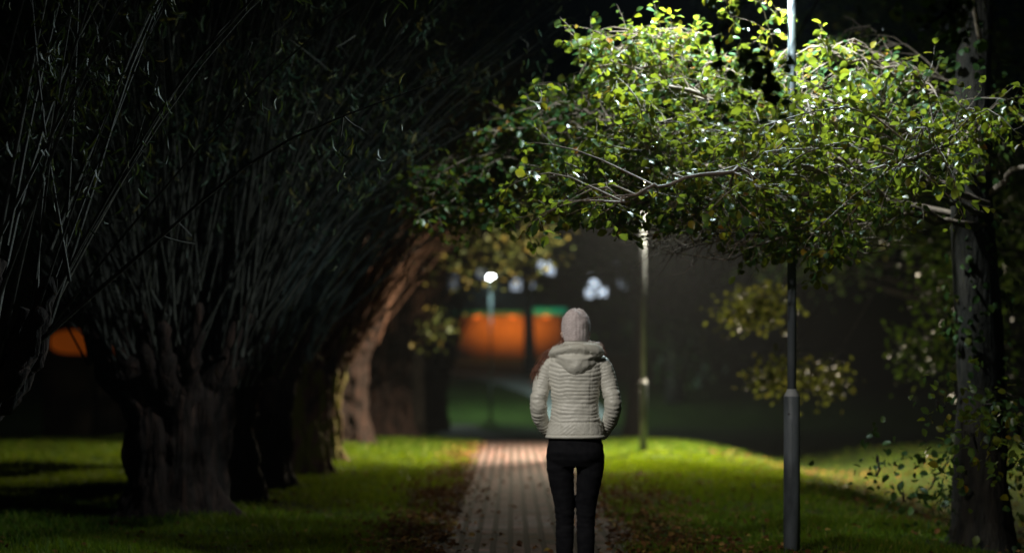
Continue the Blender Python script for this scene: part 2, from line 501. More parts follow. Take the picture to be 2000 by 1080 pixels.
willow(-3.62, 14.6, .5, 1.35, 'willow shoots cut by the left edge of the photo, nearest of the willows', 46, 3.6, 2600, 1, lean=-.05, leafz=2.5, width=1.0)
willow(-3.05, 21.8, .43, 1.3, 'big pollard willow with broad dark trunk standing nearest in the left grass', 300, 3.7, 12000, 2, shoot_r=.012, leafz=2.9, width=.85)
willow(-3.02, 24.0, .42, 1.5, 'pollard willow right behind the broad dark trunk, its teal-lit side just showing', 220, 3.6, 9000, 3, leafz=3.1, width=.8)
willow(-2.88, 26.6, .42, 1.6, 'pollard willow with flared root foot, third trunk from the left', 240, 3.5, 4500, 4, leafz=3.3, width=.8)
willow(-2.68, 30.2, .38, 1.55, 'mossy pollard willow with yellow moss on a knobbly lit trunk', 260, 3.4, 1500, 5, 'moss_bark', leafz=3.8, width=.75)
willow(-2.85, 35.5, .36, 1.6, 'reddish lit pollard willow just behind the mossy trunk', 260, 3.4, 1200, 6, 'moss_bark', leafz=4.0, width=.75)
willow(-2.95, 43.0, .42, 2.1, 'brown pollard willow leaning at the far end of the lit lawn', 150, 3.4, 1200, 7, leafz=4.2, width=.75)
willow(-2.60, 50.0, .48, 2.4, 'thick dark willow trunk where the bright grass ends', 130, 3.2, 1500, 8, leafz=4.2, width=.7)
willow(-3.0, 68.0, .42, 2.6, 'dark willow trunk left of the farthest lamp, beside its twin', 90, 3.0, 1000, 9, leafz=4.4, width=.7)
willow(-2.45, 76.0, .4, 2.6, 'dark willow trunk closest to the farthest lamp', 90, 3.0, 1000, 10, leafz=4.4, width=.7)


# ---------------------------------------------------------------- broadleaf tree with drawn limbs
class Leaves:
    def __init__(s): s.P = []; s.D = []; s.N = []; s.L = []

    def put(s, p, d, n, L): s.P.append(p); s.D.append(d); s.N.append(n); s.L.append(L)

    def build(s, name, material, parent, org, ratio=.82):
        L = np.array(s.L)
        V, F = leaf_arrays(np.array(s.P) - org, np.array(s.D), np.array(s.N), L, L * ratio * rng.uniform(.85, 1.1, len(L)))
        return link_mesh(name, V, [F], material, parent)


def sprig(tb, lv, a, b, g, n_side=4, ls=.075, r=.006, leaf=True, sag=.06):
    a = np.asarray(a); b = np.asarray(b)
    L = np.linalg.norm(b - a)
    mid = (a + b) / 2 + g.normal(0, .12 * L, 3) + np.array([0, 0, .08 * L])
    P = bez([a, mid, b, b + (b - mid) * .2 + np.array([0, 0, -sag])], 9)
    tb.tube(P, np.linspace(r, .0018, 9), 4, cap=False)
    lines = [P]
    for k in range(n_side):
        i = g.integers(2, 8); p = P[i]; d = P[i + 1] - P[i]; d /= np.linalg.norm(d) + 1e-9
        s = g.normal(0, 1, 3) * np.array([1, 1, .5]); s -= s.dot(d) * d; s /= np.linalg.norm(s) + 1e-9
        e = p + (d * .6 + s) * g.uniform(.09, .26)
        Q = bez([p, (p + e) / 2 + g.normal(0, .015, 3), e], 5)
        tb.tube(Q, np.linspace(r * .45, .0013, 5), 3, cap=False); lines.append(Q)
    if leaf:
        for Q in lines:
            m = len(Q); n = 7 if Q is P else 4
            for q in range(n):
                u = (m - 1) * (.35 + .65 * (q + 1) / n) if Q is P else (m - 1) * (.2 + .8 * (q + 1) / n)
                k = min(int(u), m - 2); p = Q[k] + (Q[k + 1] - Q[k]) * (u - k)
                d = Q[k + 1] - Q[k]; d /= np.linalg.norm(d) + 1e-9
                s = np.cross(d, [0, 0, 1]); s *= (1 if q % 2 else -1)
                dd = d * .5 + s * .9 + g.normal(0, .35, 3) + np.array([0, 0, -.25])
                dd /= np.linalg.norm(dd)
                st = dd * .012
                n_ = np.array([0, 0, 1.0]) + g.normal(0, .62, 3)
                lv.put(p + st, dd, n_, ls * g.uniform(.55, 1.2))
    return lines


def right_tree():
    g = np.random.default_rng(21)
    base = np.array([3.78, 19.4, float(gz(3.78, 19.4))])
    root = thing('hazel_tree', 'broadleaf tree at right edge stretching its bright lit branch across the path', 'tree', base)
    tb = MB()
    TP = bez([base + (0, 0, -.15), base + (-.02, 0, .6), base + (-.03, 0, 1.6), base + (-.12, -.05, 3.0), base + (-.05, 0, 4.4), base + (.1, .1, 6.2)], 22)
    na = 18; a = np.linspace(0, 2 * math.pi, na, endpoint=False)
    R = np.interp(np.linspace(0, 1, 22), [0, .08, .2, .5, 1], [.34, .25, .21, .18, .09])
    V = []
    for k, p in enumerate(TP):
        rr = R[k] * (1 + .07 * np.sin(3 * a + k * .2) + .12 * np.array([noise.noise(Vector((math.cos(q) * 2, math.sin(q) * 2, p[2] * 3))) for q in a]))
        V.append(np.stack([p[0] + rr * np.cos(a), p[1] + rr * np.sin(a), np.full(na, p[2])], 1))
    i = np.arange(21)[:, None] * na; j = np.arange(na)[None]
    tb.add(np.array(V).reshape(-1, 3), np.stack([i + j, i + (j + 1) % na, i + na + (j + 1) % na, i + na + j], -1).reshape(-1, 4))
    bl = MB(); lv = Leaves(); tw = MB()
    limbs = [
        ([(1925, 450, 19.3), (1750, 410, 18.4), (1450, 375, 17.5), (1250, 400, 17.2), (1120, 405, 17.2)], 74, .028),
        ([(1925, 400, 19.3), (1700, 300, 18.2), (1450, 230, 18), (1260, 150, 18), (1130, 95, 18.4)], 72, .030),
        ([(1920, 330, 19.3), (1600, 190, 18.6), (1400, 120, 18.5), (1260, 70, 18.5)], 52, .028),
        ([(1925, 430, 19.4), (1500, 345, 19.6), (1180, 310, 20.2), (960, 335, 20.6), (815, 395, 21.0)], 95, .024),
        ([(1925, 380, 19.4), (1500, 280, 19.6), (1180, 240, 20.2), (1000, 230, 20.6)], 60, .030),
        ([(1925, 440, 19.2), (1700, 420, 18.2), (1560, 450, 17.6), (1580, 495, 17.4)], 30, .018),
        ([(1925, 280, 19.3), (1800, 160, 18.2), (1610, 100, 18)], 30, .026),
        ([(1930, 400, 19.1), (1750, 340, 17.4), (1500, 330, 16.3), (1320, 350, 16), (1180, 395, 16)], 64, .028),
        ([(1920, 100, 19.3), (1850, -120, 18.6), (1600, -230, 18.2), (1430, -60, 17.4), (1420, 0, 17.2)], 12, .022),
        ([(1925, 350, 19.3), (1800, 270, 18), (1600, 240, 17.2), (1430, 260, 16.8)], 52, .022),
        ([(1930, 380, 19.3), (2050, 300, 18.5), (2250, 280, 18)], 24, .03),
        ([(1930, 330, 19.0), (1900, 260, 17.8), (1850, 300, 16.8), (1720, 330, 16.2)], 50, .024),
        ([(1450, 330, 18), (1350, 300, 17.7), (1280, 280, 17.5), (1230, 290, 17.4)], 26, .008),
        ([(1330, 330, 17.4), (1300, 300, 17.2), (1277, 286, 17.1), (1262, 282, 17.0)], 22, .007),
        ([(1925, 420, 19.3), (1850, 400, 18.0), (1680, 380, 17.0), (1450, 400, 16.9), (1330, 430, 17)], 46, .022),
        ([(1925, 300, 19.3), (1880, 190, 19.8), (1760, 90, 20.2), (1650, 40, 20.5)], 18, .014),
    ]
    top = ([780, 850, 900, 1000, 1050, 1100, 1130, 1200, 1300, 1350, 1400, 1480, 1540, 1600, 1650, 1700, 1800, 2000, 2400], [330, 300, 280, 205, 155, 130, 65, 50, 35, 25, 85, 90, 100, 55, 60, 100, 130, 140, 140])
    bot = ([780, 850, 900, 1000, 1050, 1100, 1150, 1200, 1240, 1300, 1400, 1500, 1560, 1620, 1700, 1800, 1900, 2400], [410, 445, 450, 455, 440, 425, 425, 445, 440, 430, 455, 485, 510, 505, 455, 450, 440, 450])
    for li, (pts, n, r) in enumerate(limbs):
        P = bez([at(*p) for p in pts], 26)
        P[4:] += g.normal(0, .025, P[4:].shape)
        R_ = np.linspace(r, r * .22, 26)
        bl.tube(P, R_, 7, cap=False)
        for k in range(n):
            u = g.uniform({8: .75, 3: .6, 4: .62}.get(li, .32), 1) * 25
            i0 = min(int(u), 24); p = P[i0]
            for _ in range(12):
                off = g.normal(0, 1, 3) * np.array([.30, .32, .23])
                d_ = P[i0 + 1] - P[i0]; d_ /= np.linalg.norm(d_)
                e = p + off + d_ * g.uniform(.05, .35)
                ex, ez = 1000 + e[0] * F_PX / e[1], HZ - (e[2] - CAM_Z) * F_PX / e[1]
                la, lb = np.array([1.69, 18.0, 4.9]), np.array([.42, 14.2, 1.55]); ld = (lb - la) / np.linalg.norm(lb - la)
                if min(np.linalg.norm(np.cross(e - la, ld)), np.linalg.norm(np.cross((p + e) / 2 - la, ld))) < .66 and e[1] < 17.75 and e[2] < 4.4: continue
                if li == 8 or (np.interp(ex, *top) + 8 < ez < np.interp(ex, *bot) - 8 and ex > 805): break
            else:
                continue
            if ex > 1750 and g.random() < .35: continue
            sprig(tw, lv, p, e, g, n_side=g.integers(3, 6), ls=.066, r=.005 + .004 * g.random())
    # bare twigs hanging below the foliage
    for (x0, y0, x1, y1, d, n) in ((1500, 420, 1330, 470, 17.6, 20), (1420, 430, 1290, 450, 18.2, 16), (1560, 440, 1420, 488, 17.4, 14), (1620, 455, 1730, 452, 17.4, 9), (1250, 300, 1130, 300, 21, 12), (1400, 350, 1250, 330, 19, 14)):
        for k in range(n):
            a_ = at(x0 + g.normal(0, 20), y0 + g.normal(0, 12), d + g.normal(0, .2)); b_ = at(x1 + g.normal(0, 40), y1 + g.normal(0, 14), d + g.normal(0, .3))
            sprig(tw, lv, a_, b_, g, n_side=6, r=.0065, leaf=False, sag=-.02)
    # ivy up the trunk
    iv = Leaves()
    for k in range(800):
        z = g.uniform(.0, 4.2); q = g.uniform(0, 6.28)
        i_ = int(np.clip(z / 6.2 * 21, 0, 20)); c = TP[i_]
        if noise.noise(Vector((math.cos(q) * 1.5, math.sin(q) * 1.5, z * 1.3))) < .02 and g.random() < .9: continue
        out = np.array([math.cos(q), math.sin(q), 0])
        p = np.array([c[0], c[1], base[2] + z]) + out * (R[i_] + g.uniform(.01, .1))
        iv.put(p, out * .3 + g.normal(0, .4, 3) + np.array([0, 0, -.6]), out + g.normal(0, .3, 3), g.uniform(.04, .085))
    tb.build('trunk', M['bark_dark'], root, True, base)
    bl.build('limbwork', M['twig'], root, True, base)
    tw.build('twigs', M['twig'], root, True, base)
    lv.build('crown', M['leaf'], root, base)
    iv.build('ivy', M['leaf_dark'], root, base)
    print('hazel leaves', len(lv.P))


right_tree()


def clump_tree(name, label, x, y, h, clumps, nleaf, ls, lmat, trunk_r=.2, seed=0, bark='bark_dark', group=None, trunk_top=None, twiggy=True, limb_r=None, spread=2.2):
    """clumps: list of (cx, cy, cz, rx, ry, rz) in world space; leaves gather on small sprays inside them"""
    g = np.random.default_rng(seed)
    base = np.array([x, y, float(gz(x, y))])
    root = thing(name, label, 'tree' if 'tree' in name else 'shrub', base, group)
    tb = MB()
    top = np.array(trunk_top) if trunk_top is not None else base + (g.normal(0, .2), g.normal(0, .2), h)
    TP = bez([base + (0, 0, -.1), base + (top - base) * .33 + g.normal(0, trunk_r * .3, 3), base + (top - base) * .66 + g.normal(0, trunk_r * .5, 3), top], 14)
    tb.tube(TP, trunk_r * np.interp(np.linspace(0, 1, 14), [0, .06, 1], [1.35, 1, .25]), 10)
    vol = np.array([c[3] * c[4] * c[5] for c in clumps]) ** .7; vol /= vol.sum()
    P, D = [], []
    for c, v in zip(clumps, vol):
        c = np.array(c); i = g.integers(5, 12)
        p0 = TP[int(np.argmin(np.linalg.norm(TP - (c[:3] - (0, 0, c[5])), axis=1)))]
        if limb_r: p0 = TP[-2]
        up = np.array([0, 0, .9]) if limb_r else g.normal(0, .12, 3)
        lr = limb_r or trunk_r * .35
        tb.tube(bez([p0, (p0 + c[:3]) / 2 + up, c[:3]], 10), np.linspace(lr, lr * .22, 10), 5, cap=False)
        ns = max(3, int(nleaf * v / 14))
        for s in range(ns):
            u = rand_dir(1)[0] * g.random() ** .4
            e = c[:3] + u * c[3:]
            if twiggy:
                tb.tube(bez([c[:3] + u * c[3:] * .25, c[:3] + u * c[3:] * .65 + g.normal(0, .05, 3), e], 4), np.linspace(.012, .004, 4), 3, cap=False)
            sc = ls * spread
            P.append(e + g.normal(0, sc, (14, 3))); D.append(g.normal(0, 1, (14, 3)) + u * .6)
    P = np.concatenate(P); D = np.concatenate(D); n = len(P)
    N = g.normal(0, .7, (n, 3)) + (0, 0, .8)
    L = ls * g.uniform(.6, 1.3, n)
    V, F = leaf_arrays(P - base, D, N, L, L * .75)
    tb.build('trunk' if 'tree' in name else 'stem', M[bark], root, True, base)
    link_mesh('crown' if 'tree' in name else 'foliage', V, [F], lmat, root)
    return root


def ball_clumps(cx, cy, cz, rx, ry, rz, n, r, seed):
    g = np.random.default_rng(seed); out = []
    for k in range(n):
        u = g.normal(size=3); u /= np.linalg.norm(u); u *= g.random() ** .45
        out.append((cx + u[0] * rx, cy + u[1] * ry, cz + u[2] * rz, r * g.uniform(.7, 1.3), r * g.uniform(.7, 1.3), r * g.uniform(.45, .8)))
    return out


# right-hand trees whose tips catch the second lamp
def px_clump(px, py, d, wx, wy, dd=.5):
    c = at(px, py, d); s = d / F_PX
    return (*c, wx * s, dd, wy * s)


cl = [px_clump(1440, 612, 32, 48, 14), px_clump(1500, 590, 32, 50, 34), px_clump(1480, 612, 32, 45, 20), px_clump(1520, 735, 31, 50, 18), px_clump(1500, 742, 31, 36, 10), px_clump(1610, 735, 31, 75, 28)]
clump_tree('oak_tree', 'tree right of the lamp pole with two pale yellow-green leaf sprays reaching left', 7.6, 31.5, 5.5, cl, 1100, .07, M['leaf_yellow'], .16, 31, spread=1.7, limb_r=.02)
cl = ball_clumps(7.2, 33, 4.2, 2.6, 2.5, 2.6, 26, .8, 5) + ball_clumps(5.6, 31, 2.0, 1.0, 1, 1.0, 6, .5, 6)
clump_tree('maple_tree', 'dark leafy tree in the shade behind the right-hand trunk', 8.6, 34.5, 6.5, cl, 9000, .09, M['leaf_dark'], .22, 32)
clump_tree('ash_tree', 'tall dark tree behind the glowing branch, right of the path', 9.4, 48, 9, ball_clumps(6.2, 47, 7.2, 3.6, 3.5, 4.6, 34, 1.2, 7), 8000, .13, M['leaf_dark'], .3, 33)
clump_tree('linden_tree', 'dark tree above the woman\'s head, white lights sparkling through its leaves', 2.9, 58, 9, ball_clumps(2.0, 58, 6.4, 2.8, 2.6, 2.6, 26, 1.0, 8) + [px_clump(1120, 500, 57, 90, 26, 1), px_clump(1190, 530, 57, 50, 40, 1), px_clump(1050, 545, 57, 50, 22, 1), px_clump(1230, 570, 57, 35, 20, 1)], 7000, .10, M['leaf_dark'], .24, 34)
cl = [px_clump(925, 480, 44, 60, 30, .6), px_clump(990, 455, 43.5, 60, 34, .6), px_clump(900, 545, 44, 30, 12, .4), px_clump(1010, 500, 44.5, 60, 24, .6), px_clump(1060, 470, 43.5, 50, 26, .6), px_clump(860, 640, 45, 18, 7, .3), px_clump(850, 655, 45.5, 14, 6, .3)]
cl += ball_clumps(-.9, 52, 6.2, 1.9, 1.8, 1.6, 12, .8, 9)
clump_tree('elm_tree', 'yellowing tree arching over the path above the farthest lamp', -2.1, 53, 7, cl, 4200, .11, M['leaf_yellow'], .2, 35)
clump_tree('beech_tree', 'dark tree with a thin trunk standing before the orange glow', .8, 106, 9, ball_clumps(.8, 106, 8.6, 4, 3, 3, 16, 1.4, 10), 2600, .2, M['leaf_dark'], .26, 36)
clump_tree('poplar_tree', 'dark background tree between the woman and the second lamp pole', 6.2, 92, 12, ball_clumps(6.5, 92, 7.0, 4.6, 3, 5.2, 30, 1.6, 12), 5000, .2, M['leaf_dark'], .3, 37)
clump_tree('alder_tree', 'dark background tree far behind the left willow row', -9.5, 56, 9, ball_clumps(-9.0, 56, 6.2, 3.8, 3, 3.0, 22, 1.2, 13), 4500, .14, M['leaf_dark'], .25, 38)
# hanging dark leaves close to the viewer, from a tree standing just right of the frame
cl = [px_clump(1405, 80, 11, 26, 50, .12), px_clump(1470, 150, 11.2, 18, 20, .1), px_clump(1500, 175, 11.2, 30, 12, .1), px_clump(1700, -70, 11.5, 260, 40, .4), px_clump(1850, 20, 11.5, 90, 25, .3)]
clump_tree('cherry_tree', 'tree just out of frame dangling small dark blurred leaves before the bright branch', 3.6, 11.2, 5.2, cl, 520, .06, M['leaf_dark'], .16, 39, limb_r=.014, spread=1.2)
# undergrowth
clump_tree('bramble', 'low dark bramble in front of the brown bank at right', 3.9, 20.3, .9, [px_clump(1720, 915, 20, 30, 12, .2), px_clump(1760, 965, 20, 22, 18, .2), px_clump(1830, 930, 20, 40, 40, .2), px_clump(1900, 960, 20, 60, 50, .3), px_clump(1960, 890, 20, 40, 60, .3)], 300, .07, M['leaf_dark'], .012, 40)
clump_tree('sapling', 'leafy sapling climbing beside the right-hand trunk', 4.1, 17.9, 1.8, [px_clump(1835, 800, 17.7, 12, 14, .1), px_clump(1925, 790, 17.7, 22, 20, .1), px_clump(1960, 860, 17.7, 30, 40, .15), px_clump(1992, 850, 17.4, 8, 30, .1), px_clump(1900, 850, 17.7, 20, 14, .1)], 170, .07, M['leaf'], .014, 41)


# ---------------------------------------------------------------- far buildings
def pavilion():
    d = 118.0; s = d / F_PX
    x0, x1 = (893 - 1000) * s, (1098 - 1000) * s
    zb = float(gz(0, d)) - .3; zt = CAM_Z + (HZ - 616) * s
    o = np.array([(x0 + x1) / 2, d, zb])
    r = thing('pavilion', 'low far building with orange lit front under a green edge, beyond the path', 'building', o)
    w = (x1 - x0) / 2
    m_wall = noisy('ochre_render', [(.3, (.5, .3, .14)), (.7, (.6, .38, .18))], 2, .85, .1)
    b = MB(); b.box((-w, 0, 0), (w, 5, zt - zb)); b.build('wall', m_wall, r)
    b = MB(); b.box((-w - .3, -.5, zt - zb + .01), (w + .3, 5.4, zt - zb + .16)); b.build('roof', M['cap'], r)
    b = MB(); b.box((.35 * w, -.56, zt - zb + .02), (w + .2, -.51, zt - zb + .36)); b.build('glow_fascia', emis('painted_green_glow', (.0, .26, .14), .45), r)  # emissive strip stands in for green light falling on the roof edge
    b = MB(); b.box((-w - .25, -.56, zt - zb + .02), (.25 * w, -.51, zt - zb + .2)); b.build('glow_fascia', emis('painted_dim_glow', (.01, .16, .07), .2), r)  # weaker emission where that green light fades out
    for k in (-.62, .05, .7):
        b = MB(); b.box((k * w - .16, -.46, zt - zb - .12), (k * w + .16, -.3, zt - zb - .02)); b.build('wall_lamp', emis('sodium_glass%d' % (k * 100), (1, .32, .04), .45), r)
        l = bpy.data.lights.new('sodium_light', 'POINT'); l.energy = 58; l.color = (1, .31, .035); l.shadow_soft_size = .1
        lo = bpy.data.objects.new('sodium_light', l); COL.objects.link(lo); lo.parent = r; lo.location = (k * w, -1.5, zt - zb - .25)


pavilion()


def kiosk():
    d = 62.0; s = d / F_PX
    x0, x1 = (105 - 1000) * s, (275 - 1000) * s
    zg = float(gz((x0 + x1) / 2, d)); o = np.array([(x0 + x1) / 2, d, zg])
    r = thing('kiosk', 'orange lit hut seen through the shoots of the nearest willows', 'building', o)
    w = (x1 - x0) / 2 + .3; H = 2.9
    mw = noisy('hut_boards', [(.3, (.06, .05, .04)), (.7, (.1, .08, .06))], 3, .8, .2)
    b = MB(); b.box((-w, 0, -.2), (w, 3, H)); b.build('wall', mw, r)
    b = MB(); b.add([(-w - .3, -.5, H + .01), (w + .3, -.5, H + .01), (w + .3, 3.4, H + .01), (-w - .3, 3.4, H + .01), (-w - .3, 1.4, H + .9), (w + .3, 1.4, H + .9)],
                    [[0, 1, 5, 4], [2, 3, 4, 5]], [[0, 4, 3], [1, 2, 5]]); b.build('roof', M['cap'], r)
    zc = CAM_Z + (HZ - 668) * s - zg
    me = emis('orange_window', (1, .2, .015), .075)
    for i, (a, c, hh) in enumerate(((98, 205, .5), (212, 228, .5), (250, 268, .35))):
        xa, xc = (a - 1000) * s - o[0], (c - 1000) * s - o[0]
        b = MB(); aa = np.linspace(0, 2 * math.pi, 28, endpoint=False); cc, ss = np.cos(aa), np.sin(aa)
        ex = (xa + xc) / 2 + (xc - xa) / 2 * np.sign(cc) * np.abs(cc) ** .75; ez = zc + hh * .62 * np.sign(ss) * np.abs(ss) ** .75
        b.add(np.concatenate([np.stack([ex, np.full(28, yy), ez], 1) for yy in (-.05, -.02)]), [[k, (k + 1) % 28, 28 + (k + 1) % 28, 28 + k] for k in range(28)], [list(range(28)), list(range(55, 27, -1))])
        f = b.build('window', me, r)
        b = MB(); b.box((xa - .05, -.08, zc - hh * .62 - .09), (xc + .05, -.01, zc - hh * .62 - .03)); b.build('sill', mw, f)


kiosk()


def apartment():
    d = 150.0; s = d / F_PX
    o = np.array([6.0, d, float(gz(6, d))])
    r = thing('apartment_building', 'dark distant building with a few cold white lit windows, behind the trees', 'building', o)
    mw = noisy('dark_render', [(.3, (.05, .05, .055)), (.7, (.08, .08, .085))], 1, .9, .05)
    b = MB(); b.box((-14, 0, -.5), (12, 10, 11)); b.build('wall', mw, r)
    b = MB(); b.box((-14.4, -.4, 11.01), (12.4, 10.4, 11.3)); b.build('roof', M['cap'], r)
    for (px, py, w, h, e) in [(a_, b_, c_ * 1.7, d_ * 1.7, e_ * .55) for a_, b_, c_, d_, e_ in ((1160, 548, 9, 12, 2.6), (1176, 568, 9, 12, 3.0), (1152, 572, 8, 10, 2.4), (1063, 520, 12, 10, 2.0), (1075, 530, 8, 8, 1.6), (1008, 556, 10, 12, 1.1), (1036, 560, 7, 8, 1.2), (1215, 556, 9, 13, .5), (885, 552, 9, 16, .5), (940, 535, 8, 9, .6), (1205, 520, 6, 7, .3))]:
        c = at(px, py, d) - o
        b = MB(); b.box((c[0] - w * s / 2, -.06, c[2] - h * s / 2), (c[0] + w * s / 2, -.03, c[2] + h * s / 2))
        f = b.build('window', emis('lit_window_%d' % px, (.72, .85, 1.0), e), r)
        b = MB(); b.box((c[0] - w * s / 2 - .05, -.12, c[2] - h * s / 2 - .08), (c[0] + w * s / 2 + .05, -.02, c[2] - h * s / 2 - .003)); b.build('sill', mw, f)


apartment()


# ---------------------------------------------------------------- the woman
def voxel(mb_or_mesh, size, smooth_it=2):
    o = mb_or_mesh
    md = o.modifiers.new('r', 'REMESH'); md.mode = 'VOXEL'; md.voxel_size = size
    if smooth_it:
        sm = o.modifiers.new('s', 'SMOOTH'); sm.iterations = smooth_it; sm.factor = .5
    bpy.context.view_layer.update()
    dg = bpy.context.evaluated_depsgraph_get()
    me = bpy.data.meshes.new_from_object(o.evaluated_get(dg))
    m = o.data.materials[0]
    o.modifiers.clear(); o.data = me
    me.materials.clear(); me.materials.append(m)
    me.polygons.foreach_set('use_smooth', np.ones(len(me.polygons), bool))
    return o


def coords(me):
    a = np.empty(len(me.vertices) * 3, np.float32); me.vertices.foreach_get('co', a)
    return a.reshape(-1, 3).astype(float)


def normals(me):
    me.update()
    a = np.empty(len(me.vertices) * 3, np.float32); me.vertices.foreach_get('normal', a)
    return a.reshape(-1, 3).astype(float)


def set_coords(me, V):
    me.vertices.foreach_set('co', V.astype(np.float32).ravel()); me.update()


def loft(mb, rings, n=32, power=2.0):
    """rings: (cx, cy, z, rx, ry) or with tilt; closed"""
    V = []
    a = np.linspace(0, 2 * math.pi, n, endpoint=False)
    c, s = np.cos(a), np.sin(a)
    e = 2 / power
    for (cx, cy, z, rx, ry) in rings:
        V.append(np.stack([cx + rx * np.sign(c) * np.abs(c) ** e, cy + ry * np.sign(s) * np.abs(s) ** e, np.full(n, z)], 1))
    m = len(rings)
    i = np.arange(m - 1)[:, None] * n; j = np.arange(n)[None]
    base = mb.n
    mb.add(np.concatenate(V), np.stack([i + j, i + (j + 1) % n, i + n + (j + 1) % n, i + n + j], -1).reshape(-1, 4))
    mb.F.setdefault(n, []).append(np.array([[base + k for k in range(n - 1, -1, -1)], [base + (m - 1) * n + k for k in range(n)]]))


def nz3(p, s, o=0): return noise.noise(Vector((p[0] * s + o, p[1] * s - o, p[2] * s + 2 * o)))


def person():
    px0, D = .372, 14.2
    root_loc = Vector((px0, D, .012))
    skin, nd, lk, b = mat('skin'); b.inputs['Base Color'].default_value = (.55, .36, .27, 1); b.inputs['Roughness'].default_value = .55
    # arms (local, x right; +y is the way she faces)
    armR = np.array([(.112, .0, 1.425), (.162, -.002, 1.375), (.196, -.008, 1.28), (.223, -.03, 1.160), (.198, .03, 1.06), (.146, .10, .985)])
    armL = armR * np.array([-1, 1, 1])
    armL[3, 0] = -.216
    # ---- body
    mb = MB()
    loft(mb, [(0, 0, .80, .135, .095), (0, 0, .88, .150, .105), (0, 0, .96, .145, .10), (0, .0, 1.08, .115, .085), (0, 0, 1.2, .125, .09), (0, 0, 1.33, .145, .09), (0, 0, 1.41, .13, .075), (0, -.01, 1.45, .07, .06), (0, -.005, 1.48, .052, .055), (0, .0, 1.54, .05, .055)])
    loft(mb, [(0, .02, 1.47, .02, .03), (0, .025, 1.49, .045, .055), (0, .02, 1.53, .062, .08), (0, .012, 1.58, .070, .09), (0, .005, 1.63, .070, .092), (0, .0, 1.67, .055, .075), (0, 0, 1.69, .02, .03)])
    mb.tube([(0, .09, 1.60), (0, .118, 1.565), (0, .108, 1.552)], [.008, .016, .01], 8)          # nose
    mb.tube([(-.025, .096, 1.525), (0, .103, 1.527), (.025, .096, 1.525)], [.005, .01, .005], 8)      # lips
    for sx in (-1, 1):
        mb.tube([(sx * .068, .0, 1.55), (sx * .077, -.006, 1.58), (sx * .07, .0, 1.60)], [.01, .014, .008], 8)   # ear
        mb.tube([(sx * .03, .088, 1.585), (sx * .032, .095, 1.585)], [.014, .012], 8)                           # eye
        # leg and foot
        mb.tube(bez([(sx * .084, -.005, .87), (sx * .084, -.005, .79), (sx * .079, .0, .70), (sx * .066, .006, .60), (sx * .061, .012, .48), (sx * .062, -.004, .36), (sx * .062, -.010, .24), (sx * .064, -.008, .08)], 16), np.interp(np.linspace(0, 1, 16), [0, .14, .28, .43, .57, .7, .85, 1], [.068, .066, .060, .050, .042, .042, .035, .03]), 14)
        mb.tube([(sx * .066, -.05, .05), (sx * .068, .03, .045), (sx * .075, .13, .03), (sx * .076, .17, .025)], [.028, .036, .034, .018], 12)
        A = armR if sx > 0 else armL
        P = bez(A, 16)
        mb.tube(P, np.interp(np.linspace(0, 1, 16), [0, .3, .5, 1], [.045, .038, .034, .024]), 12)
        # hand resting in the pocket: palm, four curled fingers, thumb
        w = A[-1]
        palm_end = w + np.array([-sx * .045, .045, -.055])
        mb.tube([w, (w + palm_end) / 2, palm_end], [.022, .03, .028], 10)
        for f in range(4):
            o_ = np.array([-sx * .004 * f, -.028 + .018 * f, .006 * f])
            ln = (.05, .06, .056, .045)[f]
            mb.tube(bez([palm_end + o_, palm_end + o_ + np.array([-sx * .6, .1, -.7]) * ln * .55, palm_end + o_ + np.array([-sx * 1.0, .05, -.75]) * ln], 5), [.0085, .0085, .008, .007, .006], 8)
        mb.tube(bez([w + np.array([0, .02, -.01]), w + np.array([-sx * .01, .05, -.03]), w + np.array([-sx * .03, .07, -.05])], 5), [.012, .011, .010, .009, .007], 8)
    body = mb.build('person', skin)
    voxel(body, .0055, 1)
    body.location = root_loc; body.rotation_euler = (0, 0, -.05)
    body['label'] = 'woman in knitted cap and pale quilted jacket standing on the path, seen from behind'
    body['category'] = 'person'

    # ---- trousers
    mt = noisy('black_denim', [(.3, (.006, .006, .008)), (.7, (.012, .012, .014))], 30, .9, .25, 220, spec=.12, dist=.002)
    mb = MB()
    loft(mb, [(-.0, .0, .80, .150, .10), (0, -.005, .845, .165, .122), (0, -.008, .885, .169, .128), (0, -.002, .93, .163, .118), (0, .0, .985, .150, .105), (0, 0, 1.04, .13, .09)], 36, 2.3)
    for sx in (-1, 1):
        P = [(sx * .088, -.005, .87), (sx * .087, -.005, .79), (sx * .079, .0, .70), (sx * .066, .006, .60), (sx * .061, .012, .48), (sx * .062, -.004, .36), (sx * .062, -.010, .24), (sx * .062, -.006, .10)]
        zs = np.linspace(0, 1, 22)
        C = bez(P, 22)
        R_ = np.interp(zs, [0, .14, .28, .43, .57, .7, .85, 1], [.084, .082, .073, .063, .054, .054, .047, .041])
        mb.tube(C, R_, 20)
    tr = mb.build('trousers', mt, body)
    voxel(tr, .006, 3)
    V = coords(tr.data); N = normals(tr.data)
    disp = np.zeros(len(V))
    for i, p in enumerate(V):
        fold = nz3((p[0] * .6, p[1] * .6, p[2] * 2.2), 14, 3) * .0035
        kn = math.exp(-((p[2] - .48) / .1) ** 2) + .7 * math.exp(-((p[2] - .2) / .09) ** 2) + .5 * math.exp(-((p[2] - .78) / .05) ** 2)
        disp[i] = fold + kn * .005 * nz3((p[0], p[1], p[2] * 3.2), 17, 8)
    set_coords(tr.data, V + N * disp[:, None])
    # ---- shoes
    ms = noisy('dark_leather', [(.3, (.012, .01, .01)), (.7, (.03, .025, .022))], 12, .5, .1)
